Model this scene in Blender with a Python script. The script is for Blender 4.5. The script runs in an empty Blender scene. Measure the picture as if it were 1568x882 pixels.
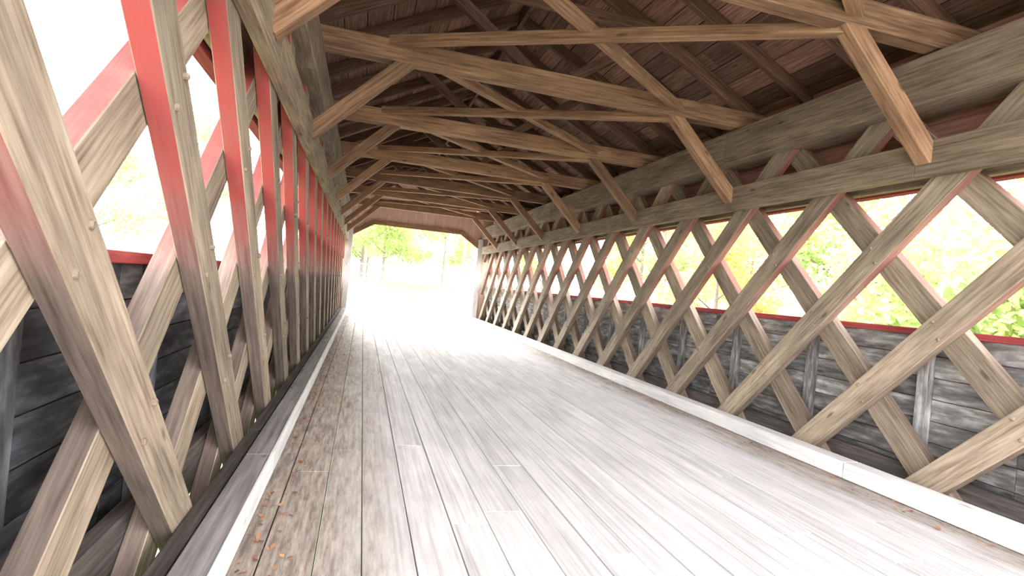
import bpy, math, random
from mathutils import Vector, Matrix
random.seed(7)
sc = bpy.context.scene
CX = 1.91           # bridge centre line
Y0, Y1 = -0.8, 22.0   # bridge ends; near end cut short behind camera to let in sky light
R = random.random
P = 1.29            # lattice pitch

# ------------------------------------------------------------------ helpers
class MB:
    def __init__(s): s.v=[]; s.f=[]; s.uv=[]; s.rid=[]; s.m=[]
    def box(s, a, b, wdir, w, t, mat=0, emat=None, cap=None):
        a=Vector(a); b=Vector(b); L=b-a; l=L.length; d=L.normalized()
        W=Vector(wdir); W=(W-d*W.dot(d)).normalized(); T=d.cross(W)
        i=len(s.v)
        for (x,y,z) in [(0,-1,-1),(1,-1,-1),(1,1,-1),(0,1,-1),(0,-1,1),(1,-1,1),(1,1,1),(0,1,1)]:
            s.v.append(a+L*x+W*(y*w/2)+T*(z*t/2))
        ou,ov=R()*50,R()*50; rid=(R(),R())
        def add(q,uvs,m):
            s.f.append([i+k for k in q]); s.uv.append([(ou+u,ov+v) for u,v in uvs]); s.rid.append(rid); s.m.append(m)
        em=mat if emat is None else emat
        add((3,2,1,0),[(0,w),(l,w),(l,0),(0,0)],mat)
        add((4,5,6,7),[(0,3),(l,3),(l,3+w),(0,3+w)],mat)
        add((0,1,5,4),[(0,6),(l,6),(l,6+t),(0,6+t)],em)
        add((2,3,7,6),[(l,8),(0,8),(0,8+t),(l,8+t)],em)
        add((0,4,7,3),[(0,10),(t,10),(t,10+w),(0,10+w)],mat)
        add((1,2,6,5),[(0,12),(w,12),(w,12+t),(0,12+t)],mat)
    def ab(s,x0,x1,y0,y1,z0,z1,mat=0,emat=None,axis='y'):
        cx,cy,cz=(x0+x1)/2,(y0+y1)/2,(z0+z1)/2
        if axis=='y': s.box((cx,y0,cz),(cx,y1,cz),(0,0,1),z1-z0,x1-x0,mat,emat)
        elif axis=='x': s.box((x0,cy,cz),(x1,cy,cz),(0,0,1),z1-z0,y1-y0,mat,emat)
        else: s.box((cx,cy,z0),(cx,cy,z1),(0,1,0),y1-y0,x1-x0,mat,emat)
    def cyl(s,a,b,r0,r1=None,n=10,mat=0):
        r1=r0 if r1 is None else r1
        a=Vector(a); b=Vector(b); d=(b-a).normalized()
        u=d.orthogonal().normalized(); w=d.cross(u); i=len(s.v)
        for k in range(n):
            c=math.cos(2*math.pi*k/n); q=math.sin(2*math.pi*k/n)
            s.v.append(a+(u*c+w*q)*r0); s.v.append(b+(u*c+w*q)*r1)
        rid=(R(),R())
        for k in range(n):
            k2=(k+1)%n
            s.f.append([i+2*k,i+2*k2,i+2*k2+1,i+2*k+1]); s.uv.append([(0,k*.05),(0,k*.05+.05),(1,k*.05+.05),(1,k*.05)]); s.rid.append(rid); s.m.append(mat)
        for e in (0,1):
            q=[i+2*k+e for k in range(n)]
            if e==0: q=q[::-1]
            s.f.append(q); s.uv.append([(s.v[j].y,s.v[j].z) for j in q]); s.rid.append(rid); s.m.append(mat)
    def obj(s,name,mats,bevel=0.006):
        me=bpy.data.meshes.new(name); me.from_pydata([tuple(v) for v in s.v],[],s.f)
        u1=me.uv_layers.new(name='UVMap'); u2=me.uv_layers.new(name='rid')
        k=0
        for fi,f in enumerate(s.f):
            for j in range(len(f)):
                u1.data[k].uv=s.uv[fi][j]; u2.data[k].uv=s.rid[fi]; k+=1
        for m in mats: me.materials.append(m)
        me.polygons.foreach_set('material_index',s.m)
        ob=bpy.data.objects.new(name,me); sc.collection.objects.link(ob)
        if bevel:
            b=ob.modifiers.new('bevel','BEVEL'); b.width=bevel; b.segments=1; b.limit_method='ANGLE'
        return ob

def ramp(nt,stops):
    n=nt.nodes.new('ShaderNodeValToRGB'); e=n.color_ramp.elements
    e[0].position,e[0].color=stops[0][0],(*stops[0][1],1)
    e[1].position,e[1].color=stops[-1][0],(*stops[-1][1],1)
    for p,c in stops[1:-1]:
        x=e.new(p); x.color=(*c,1)
    return n
def mixc(nt,a,b,fac,mode='MIX'):
    n=nt.nodes.new('ShaderNodeMix'); n.data_type='RGBA'; n.blend_type=mode
    for s,v in ((6,a),(7,b)):
        if isinstance(v,tuple): n.inputs[s].default_value=(*v,1)
        else: nt.links.new(v,n.inputs[s])
    if isinstance(fac,(int,float)): n.inputs[0].default_value=fac
    else: nt.links.new(fac,n.inputs[0])
    return n.outputs[2]
def maprange(nt,val,a,b,c=0,d=1):
    n=nt.nodes.new('ShaderNodeMapRange'); nt.links.new(val,n.inputs[0])
    for i,v in enumerate((a,b,c,d)): n.inputs[i+1].default_value=v
    return n.outputs[0]
def noise(nt,vec,scale,detail=4,rough=.6):
    n=nt.nodes.new('ShaderNodeTexNoise'); n.inputs['Scale'].default_value=scale
    n.inputs['Detail'].default_value=detail; n.inputs['Roughness'].default_value=rough
    if vec is not None: nt.links.new(vec,n.inputs['Vector'])
    return n.outputs['Fac']
def wood(name,dark,mid,light,grain=(1.3,26),var=.35,rough=.8,knots=True,red_z=None,red_amt=1,extra=None,stain=.62,bump=.35):
    m=bpy.data.materials.new(name); m.use_nodes=True; nt=m.node_tree; B=nt.nodes['Principled BSDF']
    uv=nt.nodes.new('ShaderNodeUVMap'); uv.uv_map='UVMap'
    mp=nt.nodes.new('ShaderNodeMapping'); mp.inputs['Scale'].default_value=(grain[0],grain[1],1); nt.links.new(uv.outputs[0],mp.inputs[0])
    g=noise(nt,mp.outputs[0],1.6,7,.62)
    rp=ramp(nt,[(.30,dark),(.5,mid),(.7,light)]); nt.links.new(g,rp.inputs[0])
    col=rp.outputs[0]
    mp2=nt.nodes.new('ShaderNodeMapping'); mp2.inputs['Scale'].default_value=(.9,3.5,1); nt.links.new(uv.outputs[0],mp2.inputs[0])
    st=noise(nt,mp2.outputs[0],1.3,3,.6)
    stm=maprange(nt,st,.35,.7,stain,1.15)
    cm=nt.nodes.new('ShaderNodeCombineColor')
    for i in range(3): nt.links.new(stm,cm.inputs[i])
    col=mixc(nt,col,cm.outputs[0],.8,'MULTIPLY')
    if knots:
        mp3=nt.nodes.new('ShaderNodeMapping'); mp3.inputs['Scale'].default_value=(1.6,5.5,1); nt.links.new(uv.outputs[0],mp3.inputs[0])
        vo=nt.nodes.new('ShaderNodeTexVoronoi'); vo.inputs['Scale'].default_value=1.1; nt.links.new(mp3.outputs[0],vo.inputs['Vector'])
        k=maprange(nt,vo.outputs['Distance'],.05,.13,.75,0)
        col=mixc(nt,col,tuple(c*.45 for c in dark),k)
    r=nt.nodes.new('ShaderNodeUVMap'); r.uv_map='rid'
    sx=nt.nodes.new('ShaderNodeSeparateXYZ'); nt.links.new(r.outputs[0],sx.inputs[0])
    rv=maprange(nt,sx.outputs[0],0,1,1-var,1+var*.5)
    cm=nt.nodes.new('ShaderNodeCombineColor')
    for i in range(3): nt.links.new(rv,cm.inputs[i])
    col=mixc(nt,col,cm.outputs[0],1,'MULTIPLY')
    if red_z is not None:
        ge=nt.nodes.new('ShaderNodeNewGeometry'); s3=nt.nodes.new('ShaderNodeSeparateXYZ'); nt.links.new(ge.outputs['Position'],s3.inputs[0])
        rz=maprange(nt,s3.outputs[2],red_z-.20,red_z+.35)
        nz=noise(nt,ge.outputs['Position'],6,3)
        nzr=maprange(nt,nz,.3,.6,.7*red_amt,red_amt)
        mm=nt.nodes.new('ShaderNodeMath'); mm.operation='MULTIPLY'; nt.links.new(rz,mm.inputs[0]); nt.links.new(nzr,mm.inputs[1])
        col=mixc(nt,col,(.33,.062,.055),mm.outputs[0])
    if extra: col=extra(nt,col)
    nt.links.new(col,B.inputs['Base Color'])
    B.inputs['Roughness'].default_value=rough
    B.inputs['Specular IOR Level'].default_value=.25
    bp=nt.nodes.new('ShaderNodeBump'); bp.inputs['Strength'].default_value=bump; bp.inputs['Distance'].default_value=.008
    nt.links.new(g,bp.inputs['Height']); nt.links.new(bp.outputs[0],B.inputs['Normal'])
    return m
def plain(name,c1,c2,scale=4,rough=.8):
    m=bpy.data.materials.new(name); m.use_nodes=True; nt=m.node_tree; B=nt.nodes['Principled BSDF']
    tc=nt.nodes.new('ShaderNodeTexCoord')
    n=noise(nt,tc.outputs['Object'],scale,5)
    rp=ramp(nt,[(.35,c1),(.65,c2)]); nt.links.new(n,rp.inputs[0]); nt.links.new(rp.outputs[0],B.inputs['Base Color'])
    B.inputs['Roughness'].default_value=rough
    return m

M_lat  = wood('lattice_wood',(.19,.135,.09),(.38,.30,.22),(.52,.43,.33),var=.22,stain=.52)
M_leL = wood('lattice_edge_left',(.10,.075,.06),(.19,.145,.12),(.27,.21,.17),var=.2,red_z=1.5,red_amt=1,knots=False)  # darker than the plank faces: edge shadow put into the wood colour
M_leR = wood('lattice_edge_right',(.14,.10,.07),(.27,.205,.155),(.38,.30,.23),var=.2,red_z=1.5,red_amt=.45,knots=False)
M_chord= wood('chord_wood',(.16,.11,.072),(.31,.235,.165),(.44,.35,.25),var=.15,stain=.55)
M_brown= wood('truss_wood',(.17,.085,.045),(.36,.205,.115),(.50,.325,.20),var=.3,stain=.55)
M_raft = wood('rafter_wood',(.075,.036,.022),(.15,.078,.048),(.24,.135,.087),var=.4)
M_roof = wood('roof_board_wood',(.14,.062,.042),(.27,.145,.10),(.43,.265,.195),var=.5)
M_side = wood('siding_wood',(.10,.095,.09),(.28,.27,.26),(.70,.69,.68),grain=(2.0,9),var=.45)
M_sideD= wood('shaded_siding_wood',(.03,.03,.035),(.08,.08,.09),(.20,.20,.21),grain=(2.0,9),var=.5)  # copy of siding_wood with the left wall's shade put into its colour
M_red  = wood('red_painted_wood',(.24,.035,.045),(.34,.055,.06),(.42,.09,.09),var=.12,knots=False)
M_redin= wood('faded_red_siding',(.38,.16,.13),(.52,.25,.21),(.62,.34,.29),var=.15,knots=False)
M_gab  = wood('gable_board_wood',(.55,.34,.27),(.70,.47,.38),(.80,.60,.50),var=.08,knots=False,stain=.9)
M_curb = wood('painted_lit_curb_wood',(.58,.57,.56),(.74,.73,.72),(.84,.83,.82),grain=(.8,20),var=.06,stain=.85)  # white paint; on the right curb top it stands in for bright light
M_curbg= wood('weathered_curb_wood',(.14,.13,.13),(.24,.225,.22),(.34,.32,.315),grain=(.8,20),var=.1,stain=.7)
M_chb  = wood('bottom_chord_wood',(.06,.05,.045),(.12,.10,.09),(.19,.17,.155),var=.2)
M_peg  = plain('peg_wood',(.16,.12,.085),(.32,.25,.18),30)
def floor_extra(nt,col):
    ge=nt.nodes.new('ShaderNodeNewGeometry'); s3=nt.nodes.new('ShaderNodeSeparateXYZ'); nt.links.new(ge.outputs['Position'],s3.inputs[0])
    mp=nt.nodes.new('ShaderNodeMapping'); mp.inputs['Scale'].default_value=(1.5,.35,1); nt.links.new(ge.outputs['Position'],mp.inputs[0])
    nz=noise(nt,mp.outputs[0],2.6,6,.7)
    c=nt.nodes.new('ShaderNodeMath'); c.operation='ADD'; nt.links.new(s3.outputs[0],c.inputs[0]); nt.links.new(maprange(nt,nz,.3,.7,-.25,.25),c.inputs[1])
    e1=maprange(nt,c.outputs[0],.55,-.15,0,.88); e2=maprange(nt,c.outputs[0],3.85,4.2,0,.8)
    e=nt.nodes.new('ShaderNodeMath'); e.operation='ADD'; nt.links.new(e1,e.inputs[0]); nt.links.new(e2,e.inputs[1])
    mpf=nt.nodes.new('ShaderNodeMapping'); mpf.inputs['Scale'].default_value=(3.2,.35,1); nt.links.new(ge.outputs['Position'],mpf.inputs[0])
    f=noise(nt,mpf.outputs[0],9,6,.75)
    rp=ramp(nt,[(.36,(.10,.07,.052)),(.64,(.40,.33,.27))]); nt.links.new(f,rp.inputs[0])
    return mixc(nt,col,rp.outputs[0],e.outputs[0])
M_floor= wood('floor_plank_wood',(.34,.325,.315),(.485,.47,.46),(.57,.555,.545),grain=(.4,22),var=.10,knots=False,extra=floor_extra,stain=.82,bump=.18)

# ------------------------------------------------------------------ floor
fl=MB(); x=CX-2.72
while x<CX+2.72:
    w=.215+.05*R(); y=Y0-.3-R()*6; 
    while y<Y1+.2:
        L=6+3*R(); ya=max(y,Y0-.3); yb=min(y+L,Y1+.25)
        if yb>ya+.05:
            dz=(R()-.5)*.005
            fl.ab(x,min(x+w-.007,CX+2.72),ya,yb-.003,-.07,dz)
        y+=L
    x+=w
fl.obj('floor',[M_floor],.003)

# ------------------------------------------------------------------ lattice sides
def side(sg,phase,nm):
    X=lambda o: CX+sg*o
    lt=MB()
    LI=2.66; zb,zt=-.35,3.66; TH=.10
    YE=Y1-.22
    def member(off,y14,sl):
        za,zc=zb,zt
        if sl>0: za=max(za,1.4+(Y0-y14)); zc=min(zc,1.4+(YE-y14))
        else:    za=max(za,1.4+(y14-YE)); zc=min(zc,1.4+(y14-Y0))
        if zc-za<.4: return
        lt.box((X(off),y14+sl*(za-1.4),za),(X(off),y14+sl*(zc-1.4),zc),(0,1,0),.222+.012*R(),TH-.004,0,1)
    for k in range(-5,22):
        y=phase+k*P
        member(LI+TH/2,y,-1); member(LI+TH*1.5,y,1)
    k=-4
    while phase+k*P/2<YE-.3:
        y=phase+k*P/2
        if y>Y0:
            z0=1.4 if k%2==0 else 1.4-P/2
            for j in range(-1,3):
                z=z0+j*P
                if .2<z<2.6:
                    for dy,dz in ((.03,.07),(-.03,-.07)):
                        lt.cyl((X(LI+.02),y+dy,z+dz),(X(LI-.010-.008*R()),y+dy,z+dz),.017,.015,10,2)
        k+=1
    def run(o0,o1,z0,z1,mat,L0=5.5):
        y=Y0-R()*2
        while y<YE:
            L=L0+R(); ya=max(y,Y0); yb=min(y+L,YE)
            if yb>ya+.05: lt.ab(min(X(o0),X(o1)),max(X(o0),X(o1)),ya,yb-.003,z0,z1,mat)
            y+=L
    run(LI-.095,LI-.002,2.69,2.99,3)
    run(LI+2*TH+.002,LI+2*TH+.08,2.69,2.99,3)
    run(LI-.085,LI-.002,-.12,.11,4)
    run(LI+2*TH+.002,LI+2*TH+.08,-.12,.2,4)
    run(LI-.14,LI+.25,3.31,3.73,3,7)
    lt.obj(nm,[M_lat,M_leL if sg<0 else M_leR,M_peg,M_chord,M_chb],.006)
    # curb
    cu=MB(); y=Y0
    while y<YE:
        L=4.8; yb=min(y+L,YE)
        if sg>0: cu.ab(X(2.38),X(2.56),y,yb-.006,0.004,.15)  # top is white too: strong light on it put into the colour
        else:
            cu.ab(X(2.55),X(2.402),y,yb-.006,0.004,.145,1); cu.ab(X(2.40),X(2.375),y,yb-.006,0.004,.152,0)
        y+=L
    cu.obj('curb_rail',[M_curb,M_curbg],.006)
    # siding
    wl=MB(); o=LI+2*TH+.17
    z=-.35
    while z<1.36:
        h=.19; z1=min(z+h,1.39)
        y=Y0
        while y<Y1:
            L=2.58*1.5; yb=min(y+L,Y1)
            wl.ab(min(X(o),X(o+.025)),max(X(o),X(o+.025)),y,yb-.004,z+.003,z1-.003,0); y+=L
        z+=h
    wl.ab(min(X(o+.026),X(o+.05)),max(X(o+.026),X(o+.05)),Y0,Y1,-.35,1.36,1)
    z=2.72
    while z<3.95:
        wl.ab(min(X(o),X(o+.025)),max(X(o),X(o+.025)),Y0,Y1,z+.001,z+.189,3); z+=.19
    wl.ab(min(X(o-.05),X(o+.06)),max(X(o-.05),X(o+.06)),Y0,Y1,1.35,1.41,1)
    wl.ab(min(X(o-.05),X(o+.05)),max(X(o-.05),X(o+.05)),Y0,Y1,2.68,2.73,1)
    y=phase-P*2+.3
    while y<Y1:
        if y>Y0: wl.ab(min(X(o-.08),X(o-.002)),max(X(o-.08),X(o-.002)),y-.05,y+.05,-.35,1.35,2,axis='z')
        y+=P
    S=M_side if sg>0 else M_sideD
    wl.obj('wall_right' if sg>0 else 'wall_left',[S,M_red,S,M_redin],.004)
side(+1,3.50,'lattice_truss')
side(-1,1.79,'lattice_truss')

# ------------------------------------------------------------------ roof trusses
ridge=5.58; pitch=.5
TY=[3.66+2.60*(k-2) for k in range(10)]
TY=[y for y in TY if Y0<y<Y1-.3]
for ty in TY:
    t=MB()
    t.box((CX-3.02,ty,3.87),(CX+3.02,ty,3.87),(0,0,1),.23,.16,0)
    for s in (-1,1):
        t.box((CX+s*2.61,ty,2.84),(CX+s*1.50,ty,3.93),(0,1,0),.14,.15,0)
        t.box((CX+s*.25,ty,3.97),(CX+s*1.35,ty,4.74),(0,1,0),.10,.12,1)
        t.box((CX+s*3.35,ty+.13,ridge-.10-pitch*3.35),(CX,ty+.13,ridge-.10),(0,1,0),.09,.17,1)
    t.box((CX-1.35,ty-.02,4.78),(CX+1.35,ty-.02,4.78),(0,0,1),.14,.06,1)
    t.obj('roof_truss',[M_brown,M_raft],.008)
rf=MB()
yy=TY[0]+.13-2.60
while yy<Y1:
    for d in (.863,1.727):
        if Y0<yy+d<Y1:
            for s in (-1,1):
                rf.box((CX+s*3.4,yy+d,ridge-.10-pitch*3.4),(CX,yy+d,ridge-.10),(0,1,0),.075,.15,0)
    yy+=2.60
rf.ab(CX-.03,CX+.03,Y0,Y1-.1,ridge-.25,ridge-.02,0)
rf.obj('roof_rafters',[M_raft],.006)
br=MB()
for a,b in zip(TY[:-1],TY[1:]):
    br.box((CX-1.75,a+.03,3.97),(CX+1.70,b-.03,3.87),(0,0,1),.10,.11,0)
    br.box((CX+1.65,a+.03,3.76),(CX-1.85,b-.03,3.97),(0,0,1),.10,.11,0)
br.obj('cross_bracing',[M_brown],.006)
rb=MB()
for s in (-1,1):
    o=0.01
    while o<3.62:
        w=.24+.06*R(); o1=min(o+w,3.65)
        y=Y0-.3-R()*3
        while y<Y1+.4:
            L=3+2*R(); ya=max(y,Y0-.3); yb=min(y+L,Y1+.4)
            oc=(o+o1)/2
            if yb>ya+.05:
                rb.box((CX+s*oc,ya,ridge-pitch*oc),(CX+s*oc,yb-.004,ridge-pitch*oc),(1,0,-s*pitch),(o1-o)*1.118-.010,.025,0)
            y+=L
        o=o1
for s in (-1,1):
    rb.box((CX+s*1.83,Y0-.35,ridge+.05-pitch*1.83),(CX+s*1.83,Y1+.45,ridge+.05-pitch*1.83),(1,0,-s*pitch),4.1,.03,1)
rb.obj('ceiling',[M_roof,plain('shingle',(.06,.06,.06),(.14,.13,.12),12)],.003)

# ------------------------------------------------------------------ far portal
pf=MB()
yb=Y1+.02
for i in range(44):
    x0=CX-3.3+i*.15; xm=x0+.075; o=abs(xm-CX)
    top=ridge-.03-pitch*o
    bot=3.45 if o<1.7 else (3.45-(o-1.7)*.62 if o<2.5 else -.3)
    pf.ab(x0+.0005,x0+.1495,yb,yb+.03,bot,top,0,axis='z')
for s in (-1,1):
    pf.box((CX+s*2.55,yb-.06,2.93),(CX+s*1.68,yb-.06,3.50),(0,1,0),.09,.16,1)
    pf.ab(min(CX+s*2.42,CX+s*2.62),max(CX+s*2.42,CX+s*2.62),yb-.11,yb+.12,0,3.3,2,axis='z')
pf.ab(CX-1.75,CX+1.75,yb-.1,yb-.01,3.40,3.56,1,axis='x')
pf.obj('portal_frame',[M_gab,M_brown,M_curb],.002)

# ------------------------------------------------------------------ fallen leaves
lv=MB()
for i in range(1100):
    s=-1 if R()<.6 else 1
    x=CX+s*min(2.34,2.35-abs(random.gauss(0,.10))); y=Y0+ (R()**1.3)*(Y1-Y0)
    r=.010+.016*R(); a=R()*6.28; z=.008+.012*R()
    u=Vector((math.cos(a),math.sin(a),(R()-.5)*.8))*r; w=Vector((-math.sin(a),math.cos(a),(R()-.5)*.8))*r*.7
    c=Vector((x,y,z)); i0=len(lv.v)
    lv.v+= [c-u,c-w*.8+u*.1,c+u,c+w*.8+u*.1]; lv.f.append([i0,i0+1,i0+2,i0+3]); lv.uv.append([(0,0),(1,0),(1,1),(0,1)]); lv.rid.append((R(),R())); lv.m.append(0)
def leafmat(name,cols,transl=True):
    m=bpy.data.materials.new(name); m.use_nodes=True; nt=m.node_tree; B=nt.nodes['Principled BSDF']
    r=nt.nodes.new('ShaderNodeUVMap'); r.uv_map='rid'
    sx=nt.nodes.new('ShaderNodeSeparateXYZ'); nt.links.new(r.outputs[0],sx.inputs[0])
    rp=ramp(nt,cols); nt.links.new(sx.outputs[0],rp.inputs[0])
    nt.links.new(rp.outputs[0],B.inputs['Base Color']); B.inputs['Roughness'].default_value=.7
    if transl:
        tr=nt.nodes.new('ShaderNodeBsdfTranslucent'); nt.links.new(rp.outputs[0],tr.inputs[0])
        mx=nt.nodes.new('ShaderNodeMixShader'); mx.inputs[0].default_value=.5
        nt.links.new(B.outputs[0],mx.inputs[1]); nt.links.new(tr.outputs[0],mx.inputs[2])
        nt.links.new(mx.outputs[0],nt.nodes['Material Output'].inputs[0])
    return m
lv.obj('fallen_leaves',[leafmat('dry_leaf',[(0,(.12,.05,.03)),(.5,(.30,.12,.06)),(1,(.5,.28,.12))],False)],0)

# ------------------------------------------------------------------ exterior
def hgt(x,y):
    d=max(0,min(1,(min(y+3,23.5-y))/3.0))
    base=-.12-2.8*d+max(0,min(1.25,(y-36)*.125))
    far=max(0,abs(x-CX)-14)
    return base+min(4,far*.12)*(.4+.3*math.sin(x*.2+y*.13)**2)
gv=[];gf=[];n=90
for j in range(n+1):
    for i in range(n+1):
        x=-70+i*145/n; y=-40+j*150/n; gv.append((x,y,hgt(x,y)))
for j in range(n):
    for i in range(n):
        a=j*(n+1)+i; gf.append((a,a+1,a+n+2,a+n+1))
gm=bpy.data.meshes.new('grass_ground'); gm.from_pydata(gv,[],gf); gm.materials.append(plain('grass',(.05,.085,.025),(.10,.13,.045),1.2))
go=bpy.data.objects.new('grass_ground',gm); sc.collection.objects.link(go)
rd=MB(); rd.ab(CX-2.6,CX+2.6,Y1+.27,35.5,-.2,-.02); rd.ab(CX-2.6,CX+2.6,-30,Y0-.32,-.2,-.02)
rd.obj('gravel_road',[plain('gravel',(.40,.38,.35),(.58,.56,.53),9)],0)
fe=MB(); FY=46.5
for i in range(34):
    x=-9+i*.56; fe.ab(x,x+.22,FY,FY+.03,1.05,2.75+.15*R(),0,axis='z')
for z in (1.5,2.3): fe.ab(-9,9.8,FY+.03,FY+.08,z,z+.1,0,axis='x')
fe.obj('picket_fence',[plain('fence_wood',(.16,.17,.18),(.24,.25,.27),8)],0)

def tree_mesh(name,h,spread,n,cols,seed):
    random.seed(seed); t=MB()
    t.cyl((0,0,-.6),(0.1,0,h*.75),h*.022,h*.007,9,0)
    blobs=[]
    for i in range(11):
        a=R()*6.28; z=h*(.28+.6*R()); rr=spread*(.35+.6*R())*(1-.5*max(0,z/h-.5))
        c=Vector((math.cos(a)*rr,math.sin(a)*rr,z)); blobs.append((c,spread*(.35+.25*R())))
        t.cyl((0.05,0,z-.14*h),c,h*.007,h*.002,6,0)
    blobs.append((Vector((0,0,h*.88)),spread*.5))
    for i in range(n):
        c,r=random.choice(blobs)
        d=Vector((random.gauss(0,1),random.gauss(0,1),random.gauss(0,.8))).normalized()*r*(R()**.4)
        p=c+d; s=.09+.09*R()
        u=Vector((R()-.5,R()-.5,R()-.5)).normalized(); w=u.orthogonal().normalized()
        i0=len(t.v); t.v+=[p-u*s,p-w*s*.6,p+u*s,p+w*s*.6]; t.f.append([i0,i0+1,i0+2,i0+3])
        t.uv.append([(0,0),(1,0),(1,1),(0,1)]); t.rid.append((R(),R())); t.m.append(1)
    return t.obj(name,[plain('bark',(.18,.15,.12),(.30,.26,.23),14),leafmat(name+'_leaf',cols)],0)
green=[(0,(.24,.38,.13)),(.5,(.41,.50,.18)),(1,(.55,.55,.23))]
yel=[(0,(.40,.47,.17)),(.5,(.62,.57,.22)),(.85,(.70,.54,.22)),(1,(.70,.40,.18))]
org=[(0,(.48,.50,.18)),(.5,(.68,.50,.19)),(1,(.66,.33,.16))]
protos=[tree_mesh('autumn_tree',9,3.0,4600,yel,1),tree_mesh('autumn_tree',11,3.4,5200,green,2),
        tree_mesh('autumn_tree',8,2.6,4000,org,3),tree_mesh('autumn_tree',7,2.8,4200,green,4)]
random.seed(11)
spots=[]
for y in (3,8,12.5,17,22,27,33): spots.append((CX+14+R()*3,y+R(),(0,1,0,3,2,1)[int(R()*6)]))
for y in (-3,5,11,17,24,31,38): spots.append((CX+20+R()*4,y,(1,0,1,0)[int(R()*4)]))
for y in (3,9,15,21,28,35): spots.append((CX-17-R()*4,y+R(),(3,1,0,3)[int(R()*4)]))
for y in (0,7,14,24,32): spots.append((CX-24-R()*4,y,(1,0,3)[int(R()*3)]))
for y in (5.5,8,11.5): spots.append((CX-14-R()*2,y,3))
for x,y in ((-6,51),(-1,55),(4,62),(9,53),(-12,44),(14,43),(-4,62),(8,65),(0,69),(1.5,52)): spots.append((x+R(),y,(1,3,1,3)[int(R()*4)]))
first=[True]*4
for x,y,k in spots:
    pr=protos[k]
    if first[k]: ob=pr; first[k]=False
    else:
        ob=bpy.data.objects.new('autumn_tree',pr.data); sc.collection.objects.link(ob)
    ob.location=(x,y,hgt(x,y)); ob.rotation_euler=(0,0,R()*6.28); s=.85+.35*R(); ob.scale=(s,s,s)

# ------------------------------------------------------------------ world, light
w=bpy.data.worlds.new('World'); sc.world=w; w.use_nodes=True
bg=w.node_tree.nodes['Background']; bg.inputs[0].default_value=(.98,.97,1,1); bg.inputs[1].default_value=11.5
sun=bpy.data.lights.new('sun','SUN'); sun.energy=30; sun.angle=math.radians(20); sun.color=(1,.97,.92)
so=bpy.data.objects.new('sun',sun); sc.collection.objects.link(so)
so.rotation_euler=Vector((.13,-.80,-.27)).to_track_quat('-Z','Y').to_euler()

sc.view_settings.view_transform='Standard'
sc.view_settings.look='None'
sc.view_settings.exposure=0.1

# ------------------------------------------------------------------ camera
cam=bpy.data.cameras.new('camera'); cam.sensor_width=36; cam.lens=19.5; cam.clip_start=.02; cam.clip_end=400
co=bpy.data.objects.new('camera',cam); sc.collection.objects.link(co); sc.camera=co
M=Matrix.Rotation(math.radians(-15.07),4,'Z')@Matrix.Rotation(math.radians(90.2),4,'X')@Matrix.Rotation(math.radians(5.5),4,'Z')
M.translation=(0,0,1.4); co.matrix_world=M
